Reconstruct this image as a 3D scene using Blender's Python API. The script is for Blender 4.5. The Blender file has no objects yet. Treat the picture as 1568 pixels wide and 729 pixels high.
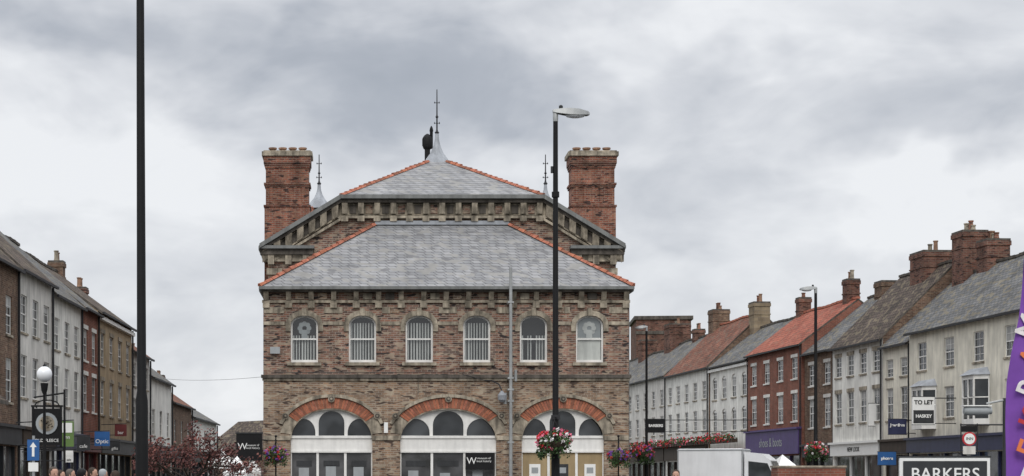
import bpy, bmesh, math, random
from mathutils import Vector, Matrix
random.seed(7)
F=2744.0; PX0=560.0; HY=735.0; CAMZ=1.6
def W(px,py,D): return Vector(((px-PX0)*D/F, D, CAMZ+(HY-py)*D/F))
sc=bpy.context.scene
# ------------------------------------------------------------ materials
def nodes(name):
    m=bpy.data.materials.new(name); m.use_nodes=True
    nt=m.node_tree; p=nt.nodes['Principled BSDF']; return m,nt,p
def mixrgb(nt,mode,fac,a,b):
    n=nt.nodes.new('ShaderNodeMix'); n.data_type='RGBA'; n.blend_type=mode
    for s,v in ((0,fac),(6,a),(7,b)):
        if isinstance(v,(int,float,tuple)): n.inputs[s].default_value=(v if not isinstance(v,tuple) else (*v,1)[:4])
        else: nt.links.new(v,n.inputs[s])
    return n.outputs[2]
def noise(nt,scale,detail=4,vec=None,rough=.6):
    n=nt.nodes.new('ShaderNodeTexNoise'); n.inputs['Scale'].default_value=scale; n.inputs['Detail'].default_value=detail; n.inputs['Roughness'].default_value=rough
    if vec is not None: nt.links.new(vec,n.inputs['Vector'])
    return n.outputs['Fac']
def ramp(nt,src,stops):
    r=nt.nodes.new('ShaderNodeValToRGB'); nt.links.new(src,r.inputs[0])
    e=r.color_ramp.elements
    while len(e)<len(stops): e.new(.5)
    for i,(p,c) in enumerate(stops):
        e[i].position=p; e[i].color=(c,c,c,1) if isinstance(c,(int,float)) else (*c,1)
    return r.outputs[0]
def objco(nt):
    return nt.nodes.new('ShaderNodeTexCoord').outputs['Object']
def wallco(nt,co,zs=1.0):
    s=nt.nodes.new('ShaderNodeSeparateXYZ'); nt.links.new(co,s.inputs[0])
    a=nt.nodes.new('ShaderNodeMath'); a.operation='ADD'; nt.links.new(s.outputs[0],a.inputs[0]); nt.links.new(s.outputs[1],a.inputs[1])
    z=nt.nodes.new('ShaderNodeMath'); z.operation='MULTIPLY'; z.inputs[1].default_value=zs; nt.links.new(s.outputs[2],z.inputs[0])
    c=nt.nodes.new('ShaderNodeCombineXYZ'); nt.links.new(a.outputs[0],c.inputs[0]); nt.links.new(z.outputs[0],c.inputs[1])
    return c.outputs[0]
def plain(name,col,rough=.7,var=.25,scale=2.0,metal=0,streak=True,spec=.3):
    m,nt,p=nodes(name); co=objco(nt)
    lo=tuple(c*(1-var) for c in col); hi=tuple(min(1,c*(1+var*.5)) for c in col)
    n=noise(nt,scale,3,co); c=ramp(nt,n,[(.3,lo),(.7,hi)])
    if streak:
        mp=nt.nodes.new('ShaderNodeMapping'); mp.inputs['Scale'].default_value=(1.6,1.6,.22); nt.links.new(co,mp.inputs[0])
        n2=noise(nt,2.2,3,mp.outputs[0]); r2=ramp(nt,n2,[(.36,1-var*1.2),(.6,1.0)])
        c=mixrgb(nt,'MULTIPLY',1.0,c,r2)
    nt.links.new(c,p.inputs['Base Color']); p.inputs['Roughness'].default_value=rough; p.inputs['Metallic'].default_value=metal
    p.inputs['Specular IOR Level'].default_value=spec
    return m
def brickmat(name,c1,c2,mort,bw=.23,bh=.078,dirt=.5,third=None,zs=1.0,ms=.012,rough=.85,fourth=None):
    m,nt,p=nodes(name); co=objco(nt); v=wallco(nt,co,zs)
    b=nt.nodes.new('ShaderNodeTexBrick'); nt.links.new(v,b.inputs['Vector'])
    b.inputs['Color1'].default_value=(*c1,1); b.inputs['Color2'].default_value=(*c2,1); b.inputs['Mortar'].default_value=(*mort,1)
    b.inputs['Scale'].default_value=1; b.inputs['Mortar Size'].default_value=ms; b.inputs['Mortar Smooth'].default_value=.2
    b.inputs['Brick Width'].default_value=bw; b.inputs['Row Height'].default_value=bh; b.inputs['Bias'].default_value=0
    c=b.outputs['Color']
    for idx,(col,a0) in enumerate(((third,.55),(fourth,.60))):
        if not col: continue
        mp=nt.nodes.new('ShaderNodeMapping'); mp.inputs['Scale'].default_value=(1/bw*.6,1/bh*.6,1); mp.inputs['Location'].default_value=(31*idx,17*idx,0); nt.links.new(v,mp.inputs[0])
        n=noise(nt,1.0,1,mp.outputs[0]); r=ramp(nt,n,[(a0,0),(a0+.05,1)]); c=mixrgb(nt,'MIX',r,c,col)
    n=noise(nt,.8,5,co,.7); r=ramp(nt,n,[(.3,1-dirt),(.65,1.12)]); c=mixrgb(nt,'MULTIPLY',1,c,r)
    mp=nt.nodes.new('ShaderNodeMapping'); mp.inputs['Scale'].default_value=(1.2,1.2,.15); nt.links.new(co,mp.inputs[0])
    n=noise(nt,2.0,3,mp.outputs[0]); r=ramp(nt,n,[(.35,1-dirt*.5),(.6,1.0)]); c=mixrgb(nt,'MULTIPLY',1,c,r)
    nt.links.new(c,p.inputs['Base Color']); p.inputs['Roughness'].default_value=rough; p.inputs['Specular IOR Level'].default_value=.15
    return m
def glassmat(name,base,rough=.08):
    m,nt,p=nodes(name); co=objco(nt)
    n=noise(nt,.55,2,co); c=ramp(nt,n,[(.42,base),(.62,tuple(x*2.0+.02 for x in base))])
    nt.links.new(c,p.inputs['Base Color'])
    p.inputs['Roughness'].default_value=rough; p.inputs['Specular IOR Level'].default_value=.5
    n2=noise(nt,1.3,1,co); bp=nt.nodes.new('ShaderNodeBump'); bp.inputs['Strength'].default_value=.12; bp.inputs['Distance'].default_value=.1
    nt.links.new(n2,bp.inputs['Height']); nt.links.new(bp.outputs[0],p.inputs['Normal'])
    return m
def panemat():
    m=bpy.data.materials.new('window_pane'); m.use_nodes=True; nt=m.node_tree; nt.nodes.clear()
    o=nt.nodes.new('ShaderNodeOutputMaterial'); t=nt.nodes.new('ShaderNodeBsdfTransparent'); t.inputs[0].default_value=(.8,.82,.82,1)
    g=nt.nodes.new('ShaderNodeBsdfGlossy'); g.inputs['Roughness'].default_value=.04; g.inputs[0].default_value=(.9,.9,.9,1)
    x=nt.nodes.new('ShaderNodeMixShader'); x.inputs[0].default_value=.08
    nt.links.new(t.outputs[0],x.inputs[1]); nt.links.new(g.outputs[0],x.inputs[2]); nt.links.new(x.outputs[0],o.inputs[0]); return m
M={}
M['hallbrick']=brickmat('mottled_brick',(.33,.165,.115),(.11,.075,.064),(.36,.31,.26),third=(.37,.29,.22),fourth=(.055,.045,.043),dirt=.42,ms=.012,bw=.27,bh=.092)
M['hallbrick2']=brickmat('buff_brick',(.37,.24,.155),(.18,.125,.095),(.38,.33,.27),third=(.40,.33,.25),fourth=(.10,.072,.06),dirt=.4,ms=.012,bw=.27,bh=.092)
M['chimbrick']=brickmat('red_chimney_brick',(.36,.135,.085),(.17,.065,.05),(.32,.25,.2),third=(.30,.16,.11),fourth=(.07,.045,.04),dirt=.6,bw=.27,bh=.092)
M['chimdark']=brickmat('sooty_chimney_brick',(.24,.10,.07),(.12,.055,.045),(.22,.17,.14),third=(.20,.12,.09),fourth=(.06,.04,.036),dirt=.6,bw=.27,bh=.092)
M['redbrick']=brickmat('red_brick',(.29,.095,.062),(.20,.068,.05),(.26,.18,.14),dirt=.35)
M['brownbrick']=brickmat('brown_brick',(.20,.11,.075),(.10,.06,.045),(.22,.18,.14),dirt=.45,third=(.24,.17,.12))
M['stonewall']=brickmat('rubble_stone',(.34,.27,.18),(.22,.17,.12),(.24,.20,.16),bw=.5,bh=.25,dirt=.35)
M['slate']=brickmat('slate_roof',(.30,.30,.305),(.225,.228,.236),(.10,.10,.105),bw=.42,bh=.27,zs=1.75,dirt=.18,ms=.022,rough=.7,third=(.26,.255,.245),fourth=(.17,.17,.175))
M['slate2']=brickmat('old_slate_roof',(.18,.18,.18),(.12,.12,.122),(.05,.05,.05),bw=.36,bh=.26,zs=1.7,dirt=.4,ms=.02,third=(.19,.17,.13),rough=.75)
M['brownroof']=brickmat('brown_pantile',(.14,.105,.088),(.095,.077,.066),(.035,.03,.025),bw=.28,bh=.3,zs=1.6,dirt=.45,ms=.03,third=(.17,.14,.10))
M['redroof']=brickmat('red_pantile',(.44,.14,.09),(.33,.10,.07),(.13,.05,.035),bw=.28,bh=.3,zs=1.6,dirt=.35,ms=.03,third=(.30,.13,.09))
M['orangeroof']=brickmat('weathered_pantile',(.31,.13,.085),(.22,.095,.065),(.08,.04,.03),bw=.28,bh=.3,zs=1.6,dirt=.5,ms=.03,third=(.18,.12,.09))
M['stone']=plain('weathered_sandstone',(.42,.365,.285),.85,.5,3)
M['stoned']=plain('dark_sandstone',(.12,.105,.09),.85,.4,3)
M['hip']=plain('terracotta_hip_tile',(.42,.155,.10),.8,.45,5,streak=False)
M['vouss1']=plain('red_voussoir',(.42,.155,.09),.8,.35,5,streak=False)
M['vouss2']=plain('dark_red_voussoir',(.27,.11,.07),.8,.3,5,streak=False)
M['lead']=plain('lead_sheet',(.34,.36,.39),.5,.2,2)
M['gutter']=plain('grey_gutter',(.20,.205,.20),.5,.25,1)
M['galv']=plain('galvanised_steel',(.36,.37,.37),.45,.15,3,metal=.2)
M['black']=plain('black_paint',(.010,.010,.011),.6,.2,4,streak=False,spec=.2)
M['iron']=plain('dark_iron',(.025,.025,.028),.6,.2,4,streak=False)
M['white']=plain('white_painted_timber',(.80,.79,.76),.5,.1,2)
M['cream']=plain('cream_render',(.79,.75,.64),.85,.2,.8)
M['render']=plain('white_render',(.80,.79,.74),.85,.2,.8)
M['render2']=plain('grey_white_render',(.66,.64,.60),.85,.22,.8)
M['ochre']=plain('ochre_render',(.42,.32,.20),.85,.25,1.0)
M['ochredoor']=plain('ochre_panel',(.36,.27,.15),.6,.15,1.5)
M['glass']=glassmat('dark_glass',(.022,.025,.028))
M['shopglass']=glassmat('shop_glass',(.04,.04,.042))
M['pane']=panemat()
M['blind']=plain('vertical_blind',(.62,.62,.6),.8,.1,2)
M['curtain']=plain('net_curtain',(.42,.42,.41),.9,.15,3)
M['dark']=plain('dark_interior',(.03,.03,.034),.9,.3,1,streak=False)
M['frost']=plain('frosted_panel',(.33,.35,.36),.5,.1,1.5)
M['navy']=plain('navy_fascia',(.035,.04,.09),.4,.15,2)
M['purple']=plain('purple_fascia',(.08,.05,.17),.5,.12,2)
M['purplef']=plain('purple_flag_cloth',(.20,.075,.38),.8,.15,3,streak=False)
M['orangep']=plain('orange_print',(.75,.2,.07),.7,.1,3,streak=False)
M['redp']=plain('red_print',(.50,.04,.05),.6,.1,3,streak=False)
M['bluep']=plain('blue_sign_paint',(.03,.11,.30),.4,.1,3,streak=False)
M['greenp']=plain('green_sign_paint',(.12,.20,.06),.4,.1,3,streak=False)
M['maroon']=plain('maroon_fascia',(.14,.03,.03),.5,.2,2)
M['dgrey']=plain('dark_grey_fascia',(.04,.042,.045),.5,.2,2)
M['brownp']=plain('brown_fascia',(.06,.042,.03),.6,.2,2)
M['whitep']=plain('white_sign_paint',(.8,.8,.78),.4,.05,3,streak=False)
M['pot']=plain('clay_chimney_pot',(.30,.18,.12),.8,.3,4)
M['bark']=plain('tree_bark',(.06,.045,.035),.9,.3,8)
for k,c in dict(leafr=(.13,.05,.045),leafr2=(.22,.09,.075),leafr3=(.06,.027,.027),leafg=(.05,.10,.03),leafg2=(.08,.14,.04),leafd=(.03,.06,.02),
    fred=(.62,.03,.04),fpink=(.75,.18,.28),fwhite=(.8,.75,.75),fpurp=(.22,.08,.42)).items():
    M[k]=plain(k,c,.7,.3,6,streak=False)
M['asphalt']=plain('asphalt',(.055,.055,.057),.9,.25,3,streak=False)
M['paving']=brickmat('paving_slabs',(.25,.24,.22),(.2,.19,.18),(.1,.1,.09),bw=.6,bh=.45)
M['grass']=plain('grass',(.06,.09,.03),.95,.3,.5,streak=False)
M['skin']=plain('skin',(.5,.3,.22),.55,.1,5,streak=False)
M['tyre']=plain('tyre_rubber',(.02,.02,.02),.8,.1,4,streak=False)
M['vanwhite']=plain('white_vehicle_paint',(.76,.77,.78),.3,.06,1.2,spec=.5)
M['lens']=plain('frosted_lamp_globe',(.75,.76,.78),.25,.06,4,streak=False,spec=.5)
# ------------------------------------------------------------ mesh builder
def empty(name,loc=(0,0,0),rz=0):
    e=bpy.data.objects.new(name,None); e.location=loc; e.rotation_euler=(0,0,rz); e.empty_display_size=.3
    sc.collection.objects.link(e); return e
class B:
    def __init__(s): s.v=[]; s.f=[]; s.mi=[]; s.ms=[]
    def m(s,k):
        if k not in s.ms: s.ms.append(k)
        return s.ms.index(k)
    def poly(s,pts,k):
        n=len(s.v); s.v+= [tuple(p) for p in pts]; s.f.append(tuple(range(n,n+len(pts)))); s.mi.append(s.m(k))
    def hexa(s,p,k):
        n=len(s.v); s.v+=[tuple(q) for q in p]; i=s.m(k)
        for f in ((0,3,2,1),(4,5,6,7),(0,1,5,4),(1,2,6,5),(2,3,7,6),(3,0,4,7)):
            s.f.append(tuple(n+a for a in f)); s.mi.append(i)
    def box(s,x0,x1,y0,y1,z0,z1,k):
        s.hexa([(x0,y0,z0),(x1,y0,z0),(x1,y1,z0),(x0,y1,z0),(x0,y0,z1),(x1,y0,z1),(x1,y1,z1),(x0,y1,z1)],k)
    def pbox(s,p,u,v,w,k):
        p,u,v,w=map(Vector,(p,u,v,w))
        s.hexa([p,p+u,p+u+v,p+v,p+w,p+u+w,p+u+v+w,p+v+w],k)
    def slab(s,pts,th,k,ke=None):
        pts=[Vector(p) for p in pts]; lo=[p-Vector((0,0,th)) for p in pts]
        s.poly(pts,k); s.poly(lo[::-1],ke or k); n=len(pts)
        for i in range(n): s.poly([pts[i],lo[i],lo[(i+1)%n],pts[(i+1)%n]],ke or k)
    def lathe(s,c,prof,k,n=14,a0=0,sx=1,sy=1):
        b=len(s.v); i=s.m(k)
        for r,z in prof:
            for j in range(n):
                a=2*math.pi*j/n; s.v.append((c[0]+r*math.cos(a)*sx,c[1]+r*math.sin(a)*sy,c[2]+z))
        for q in range(len(prof)-1):
            for j in range(n):
                j2=(j+1)%n; s.f.append((b+q*n+j,b+q*n+j2,b+(q+1)*n+j2,b+(q+1)*n+j)); s.mi.append(i)
        s.f.append(tuple(b+j for j in range(n))[::-1]); s.mi.append(i)
        q=len(prof)-1; s.f.append(tuple(b+q*n+j for j in range(n))); s.mi.append(i)
    def tube(s,p0,p1,r0,r1,k,n=10):
        p0,p1=Vector(p0),Vector(p1); d=(p1-p0).normalized(); a=d.orthogonal().normalized(); c=d.cross(a)
        b=len(s.v); i=s.m(k)
        for p,r in ((p0,r0),(p1,r1)):
            for j in range(n):
                t=2*math.pi*j/n; s.v.append(tuple(p+a*r*math.cos(t)+c*r*math.sin(t)))
        for j in range(n):
            j2=(j+1)%n; s.f.append((b+j,b+j2,b+n+j2,b+n+j)); s.mi.append(i)
        s.f.append(tuple(b+j for j in range(n))[::-1]); s.mi.append(i); s.f.append(tuple(b+n+j for j in range(n))); s.mi.append(i)
    def ring(s,cx,zs,a,bb,t,a0,a1,y0,y1,n,ks,gap=0):
        for q in range(n):
            t0=math.radians(a0+(a1-a0)*(q+gap)/n); t1=math.radians(a0+(a1-a0)*(q+1-gap)/n)
            P=lambda aa,b2,tt,y:(cx+aa*math.cos(tt),y,zs+b2*math.sin(tt))
            i0,i1,o0,o1=(a,bb,t0),(a,bb,t1),(a+t,bb+t,t0),(a+t,bb+t,t1)
            s.hexa([P(*i0,y0),P(*o0,y0),P(*o0,y1),P(*i0,y1),P(*i1,y0),P(*o1,y0),P(*o1,y1),P(*i1,y1)],ks[q%len(ks)])
    def wall(s,x0,x1,z0,z1,ops,k,y=0,rev=.15,kr=None):
        kr=kr or k
        xs=sorted({x0,x1,*[o[0] for o in ops],*[o[1] for o in ops]}); zs=sorted({z0,z1,*[o[2] for o in ops],*[o[3] for o in ops]})
        for i in range(len(xs)-1):
            for j in range(len(zs)-1):
                mx,mz=(xs[i]+xs[i+1])/2,(zs[j]+zs[j+1])/2
                if mx<x0 or mx>x1 or mz<z0 or mz>z1: continue
                if any(o[0]<mx<o[1] and o[2]<mz<o[3] for o in ops): continue
                s.poly([(xs[i],y,zs[j]),(xs[i+1],y,zs[j]),(xs[i+1],y,zs[j+1]),(xs[i],y,zs[j+1])],k)
        for o in ops:
            a,b,c,d=o[:4]; r=o[4] if len(o)>4 else 0; sp=d-r
            s.poly([(a,y,c),(a,y+rev,c),(a,y+rev,sp),(a,y,sp)],kr); s.poly([(b,y,c),(b,y,sp),(b,y+rev,sp),(b,y+rev,c)],kr)
            s.poly([(a,y,c),(b,y,c),(b,y+rev,c),(a,y+rev,c)],kr)
            if r==0: s.poly([(a,y,d),(a,y+rev,d),(b,y+rev,d),(b,y,d)],kr)
            else:
                n=16; cx=(a+b)/2; h=(b-a)/2
                pt=[(cx-h*math.cos(math.pi*q/n),sp+r*math.sin(math.pi*q/n)) for q in range(n+1)]
                for q in range(n):
                    (xa,za),(xb,zb)=pt[q],pt[q+1]
                    s.poly([(xa,y,za),(xb,y,zb),(xb,y,d),(xa,y,d)],k)
                    s.poly([(xa,y,za),(xa,y+rev,za),(xb,y+rev,zb),(xb,y,zb)],kr)
    def obj(s,name,parent=None,smooth=False,bevel=0):
        me=bpy.data.meshes.new(name); me.from_pydata(s.v,[],s.f)
        for k in s.ms: me.materials.append(M[k])
        me.polygons.foreach_set('material_index',s.mi)
        if smooth: me.polygons.foreach_set('use_smooth',[True]*len(s.f))
        me.update(); o=bpy.data.objects.new(name,me); sc.collection.objects.link(o)
        if parent: o.parent=parent
        if bevel:
            b=o.modifiers.new('bevel','BEVEL'); b.width=bevel; b.segments=2
        if smooth:
            bm=bmesh.new(); bm.from_mesh(me); bmesh.ops.remove_doubles(bm,verts=bm.verts,dist=1e-4)
            for e in bm.edges:
                if len(e.link_faces)==2 and e.calc_face_angle(0)>.7: e.smooth=False
            bm.to_mesh(me); bm.free()
        return o
def text(parent,s,loc,size,k,rz=0,ry=0,ext=.006,name='lettering',align='CENTER',sx=1,off=0):
    c=bpy.data.curves.new(name,'FONT'); c.body=s; c.size=size; c.extrude=ext; c.align_x=align; c.align_y='CENTER'; c.offset=off
    c.materials.append(M[k]); o=bpy.data.objects.new(name,c); o.location=loc; o.rotation_euler=(math.pi/2,ry,rz); o.scale=(sx,1,1)
    sc.collection.objects.link(o); 
    if parent: o.parent=parent
    return o
def foliage(b,c,r,n,size,ks,shell=.5,rnd=random):
    for _ in range(n):
        while True:
            d=Vector((rnd.uniform(-1,1),rnd.uniform(-1,1),rnd.uniform(-1,1)))
            if shell<d.length<1: break
        p=Vector(c)+Vector((d.x*r[0],d.y*r[1],d.z*r[2]))
        a=Vector((rnd.gauss(0,1),rnd.gauss(0,1),rnd.gauss(0,1))).normalized(); e=a.orthogonal().normalized(); q=a.cross(e)
        z=size*rnd.uniform(.6,1.3)
        b.poly([p-e*z,p-q*z*.6,p+e*z,p+q*z*.6],rnd.choice(ks))
def sash(b,x0,x1,z0,z1,y,glass='glass',fr='white',bars=1,rise=0,t=.05):
    b.poly([(x0,y+.05,z0),(x1,y+.05,z0),(x1,y+.05,z1),(x0,y+.05,z1)],glass)
    b.box(x0,x0+t,y+.02,y+.045,z0,z1,fr); b.box(x1-t,x1,y+.02,y+.045,z0,z1,fr)
    b.box(x0+t,x1-t,y+.02,y+.044,z0,z0+t*1.2,fr); b.box(x0+t,x1-t,y+.02,y+.044,z1-t-rise*.4,z1,fr)
    zm=(z0+z1)/2; b.box(x0+t,x1-t,y+.01,y+.043,zm-t*.5,zm+t*.5,fr)
    for i in range(bars):
        xm=x0+(x1-x0)*(i+1)/(bars+1); b.box(xm-.012,xm+.012,y+.03,y+.042,z0,z1,fr)
    if bars:
        for zz in ((z0+zm)/2,(z1+zm)/2): b.box(x0+t,x1-t,y+.031,y+.041,zz-.01,zz+.01,fr)
def chimney(b,cx,cy,w,d,z0,z1,k='chimbrick',pots=3,potk='pot',ph=.45):
    b.box(cx-w/2,cx+w/2,cy-d/2,cy+d/2,z0,z1-.35,k)
    b.box(cx-w/2-.05,cx+w/2+.05,cy-d/2-.05,cy+d/2+.05,z1-.35,z1-.12,k)
    b.box(cx-w/2-.02,cx+w/2+.02,cy-d/2-.02,cy+d/2+.02,z1-.12,z1,'stoned')
    b.box(cx-w/2-.04,cx+w/2+.04,cy-d/2-.04,cy+d/2+.04,z1-.95,z1-.87,k)
    for i in range(pots):
        px=cx+(w*.8)*((i+.5)/pots-.5); hh=ph*random.uniform(.6,1.3)
        b.lathe((px,cy,z1),[(.15,0),(.12,.1),(.11,hh-.08),(.14,hh-.06),(.14,hh)],random.choice(['pot','pot','chimbrick','stone']),10)
# ------------------------------------------------------------ terraced houses
def house(name,kind,D0,D1,eave,ridge,wall,roof,rows,n,ww=.95,dep=8,fascia='dgrey',ftext=None,tk='whitep',chims=(),pipe=True,bay=None,glass='glass',
          arch=0,bars=1,lint=None,shoptop=2.9,ridgek='stoned',side='right',fz=(2.95,3.6),cornice=False,xoff=0,gable=None):
    if side=='right':
        X=lambda D:34.62-.0765*D+xoff
        o=Vector((X(D1),D1,0)); e=Vector((X(D0),D0,0))
    else:
        X=lambda D:-15.26+.022*D+xoff
        o=Vector((X(D0),D0,0)); e=Vector((X(D1),D1,0))
    w=(e-o).length; rz=math.atan2(e.y-o.y,e.x-o.x)
    P=empty(name,o,rz); g=.01
    loc=lambda D:(w*(D1-D)/(D1-D0)) if side=='right' else w*(D-D0)/(D1-D0)
    b=B(); ops=[]
    for (z0,z1) in rows:
        for i in range(n):
            c=w*(i+.5)/n; ops.append((c-ww/2,c+ww/2,z0,z1,arch))
    shop=(.35,w-.35,.0,shoptop)
    b.wall(g,w-g,0,eave,ops+[shop],wall,rev=.09)
    gk=gable or wall
    for x in (g,w-g):
        b.poly([(x,0,0),(x,dep,0),(x,dep,eave),(x,dep/2,ridge-.12),(x,0,eave)],gk)
    b.poly([(g,dep,0),(w-g,dep,0),(w-g,dep,eave),(g,dep,eave)],gk)
    b.obj('walls',P)
    r=B(); ov=.22; sl=(ridge-eave)/(dep/2)
    ns=max(4,int(w/1.2)); sg=[.035*math.sin(i*1.3+w)+random.uniform(-.02,.02) for i in range(ns+1)]
    for i in range(ns):
        xa,xb=w*i/ns,w*(i+1)/ns; sa,sb=sg[i],sg[i+1]
        r.slab([(xa,-ov,eave-ov*sl+.05+sa*.4),(xb,-ov,eave-ov*sl+.05+sb*.4),(xb,dep/2,ridge+.05+sb),(xa,dep/2,ridge+.05+sa)],.12,roof,'stoned')
    r.slab([(0,dep/2,ridge+.0),(w,dep/2,ridge+.0),(w,dep+ov,eave-ov*sl+.05),(0,dep+ov,eave-ov*sl+.05)],.12,roof,'stoned')
    nn=int(w/.45)
    for i in range(nn):
        x=w*i/nn; f=i/nn*ns; q=int(f); s_=sg[q]+(sg[q+1]-sg[q])*(f-q)
        r.box(x,x+w/nn-.02,dep/2-.13,dep/2+.13,ridge+.0+s_,ridge+.13+s_+.012*(i%2),ridgek)
    r.obj('roof',P)
    q=B()
    q.box(.0,w,-ov-.1,-ov-.005,eave-ov*sl-.08,eave-ov*sl+.02,'iron')
    if cornice: q.box(g,w-g,-.2,-.003,eave-.5,eave-.32,'white')
    if pipe: 
        q.tube((w-.12,-.08,.0),(w-.12,-.08,eave-.2),.05,.05,'iron',8)
    for o_ in ops:
        sash(q,o_[0],o_[1],o_[2],o_[3],.04,glass,'white',bars,arch)
        q.box(o_[0]-.07,o_[1]+.07,-.06,.04,o_[2]-.09,o_[2]-.002,lint or 'stone')
        if lint: q.box(o_[0]-.08,o_[1]+.08,-.03,-.002,o_[3]+.002,o_[3]+.2,lint)
        if random.random()<.4:
            h=random.uniform(.15,.6)*(o_[3]-o_[2]); q.poly([(o_[0]+.05,.086,o_[3]-h),(o_[1]-.05,.086,o_[3]-h),(o_[1]-.05,.086,o_[3]-.05),(o_[0]+.05,.086,o_[3]-.05)],'curtain')
    q.poly([(.35,.16,.0),(w-.35,.16,.0),(w-.35,.16,shoptop),(.35,.16,shoptop)],'shopglass')
    q.box(.35,w-.35,.05,.15,0,.5,fascia); ns=max(2,int(w/2))
    for i in range(ns+1):
        x=.35+(w-.7)*i/ns; q.box(x-.05,x+.05,.04,.155,.0,shoptop,fascia)
    q.box(.12,w-.12,-.2,-.004,fz[0],fz[1],fascia); q.box(.05,w-.05,-.32,-.004,fz[1]+.003,fz[1]+.12,fascia)
    q.obj('windows_and_shopfront',P)
    if ftext: text(P,ftext,(w/2,-.21,(fz[0]+fz[1])/2),(fz[1]-fz[0])*.55,tk)
    if chims:
        c=B()
        for (D,cw,top,k,pots) in chims: chimney(c,loc(D),dep/2,cw*.75,max(.8,cw*.7),ridge-1.8,top,k,pots)
        c.obj('chimneys',P)
    if bay:
        c=B()
        for (D,z0,z1) in bay:
            x=loc(D); a=1.0
            c.poly([(x-a,-.004,z0),(x-a*.65,-.6,z0),(x+a*.65,-.6,z0),(x+a,-.004,z0)],'white')
            pts=[(x-a,-.004),(x-a*.65,-.6),(x+a*.65,-.6),(x+a,-.004)]
            for (p,pn) in zip(pts[:-1],pts[1:]):
                p,pn=Vector((*p,0)),Vector((*pn,0)); d=pn-p; nrm=Vector((d.y,-d.x,0)).normalized()
                ln=d.length
                c.pbox(p+Vector((0,0,z0)),d,nrm*-.08,(0,0,.3),'white'); c.pbox(p+Vector((0,0,z1-.2)),d,nrm*-.08,(0,0,.2),'white')
                c.pbox(p+Vector((0,0,z0+.3))-nrm*.05,d,nrm*-.01,(0,0,z1-z0-.5),'glass')
                for f in (0,.5,1):
                    if ln<1 and f==.5: continue
                    c.pbox(p+d*(f*.93)+Vector((0,0,z0+.3)),d*.07,nrm*-.07,(0,0,z1-z0-.5),'white')
                c.pbox(p+Vector((0,0,(z0+z1)/2+.1)),d,nrm*-.065,(0,0,.05),'white')
            c.hexa([(x-a-.1,-.004,z1),(x-a*.7,-.72,z1),(x+a*.7,-.72,z1),(x+a+.1,-.004,z1),(x-a*.8,-.004,z1+.35),(x-a*.5,-.3,z1+.3),(x+a*.5,-.3,z1+.3),(x+a*.8,-.004,z1+.35)],'lead')
        c.obj('bay_windows',P)
    return P,w,loc
R2=[(4.7,6.4),(7.2,8.45)]
house('cream_terraced_house','r',64,90.9,9.15,12.5,'cream','slate2',[(4.6,6.1),(7.05,8.45)],8,1.15,fascia='navy',chims=[(90.0,1.7,13.7,'chimdark',4),(74,1.5,13.7,'chimdark',3)],bay=[(82.3,4.1,6.4),(88.4,4.1,6.2)],ftext='FINE FURNISHINGS',gable='brownbrick',xoff=-.1)
house('cream_narrow_house','r',90.92,94.8,8.75,12.3,'cream','slate2',R2[:1]+[(6.95,7.9)],2,.95,fascia='brownp',chims=[(93.1,1.9,14.55,'chimdark',4)],gable='brownbrick')
house('white_stucco_house','r',94.82,102.7,9.25,13.2,'render','brownroof',[(4.75,6.5),(7.4,8.55)],4,1.0,fascia='whitep',ftext='NEW LOOK',tk='black',chims=[(98.0,2.6,14.1,'chimdark',2)],lint='stone',gable='brownbrick')
house('brown_brick_house','r',102.72,108.2,9.3,12.6,'brownbrick','slate2',R2,2,1.1,fascia='dgrey',chims=[(105.2,1.6,13.3,'brownbrick',0)],lint='render2',gable='brownbrick',xoff=.15)
house('red_brick_house','r',108.22,119.5,9.95,12.6,'redbrick','redroof',[(5.2,6.9),(7.8,9.1)],4,1.15,dep=7,fascia='purple',ftext='shoes & boots',tk='frost',fz=(3.2,4.7),shoptop=3.1,chims=[(109.5,1.1,13.9,'chimdark',2),(118.6,1.0,13.7,'chimdark',1)],lint='render',ridgek='hip')
house('white_arched_window_house','r',119.52,129.2,9.8,12.5,'render','slate2',[(5.0,6.6),(7.3,8.9)],4,1.15,dep=7,fascia='maroon',arch=.4,bars=1,chims=[(128.8,1.7,14.4,'stonewall',2)],cornice=True,gable='stonewall',xoff=.1)
house('white_pantiled_house','r',129.22,141.8,9.9,13.7,'render','orangeroof',[(5.2,6.7),(7.5,8.8)],5,1.1,fascia='brownp',fz=(3.1,4.3),shoptop=3.0,ftext='BAKERS',chims=[(140.9,1.9,15.0,'brownbrick',3)],gable='brownbrick',ridgek='hip')
house('white_slated_house','r',141.82,156,10.0,13.2,'render2','slate2',[(5.2,6.7),(7.5,8.8)],5,1.1,fascia='brownp',fz=(3.1,4.2),shoptop=3.0,chims=[(154,2.6,15.0,'chimdark',2),(147,1.2,14.0,'chimdark',2)])
house('stone_end_house','r',156.02,172,9.5,13.0,'stonewall','slate2',[(5.2,6.7),(7.5,8.6)],5,.95,chims=[(165,2.0,14.5,'chimdark',2)])
P=empty('brick_office_block',(28.6,172,0),-.08); b=B()
b.wall(-2.6,2.6,0,17.0,[(-2.0+1.4*i,-1.0+1.4*i,z,z+1.5) for i in range(3) for z in (4,8,12)],'chimdark',rev=.2); b.box(-2.6,2.6,.21,8,0,17.0,'chimdark'); b.box(-2.8,2.8,-.15,8.1,17.0,17.35,'stoned'); b.box(-2.7,2.7,-.08,-.003,15.6,15.9,'stoned')
b.obj('walls',P)
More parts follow.
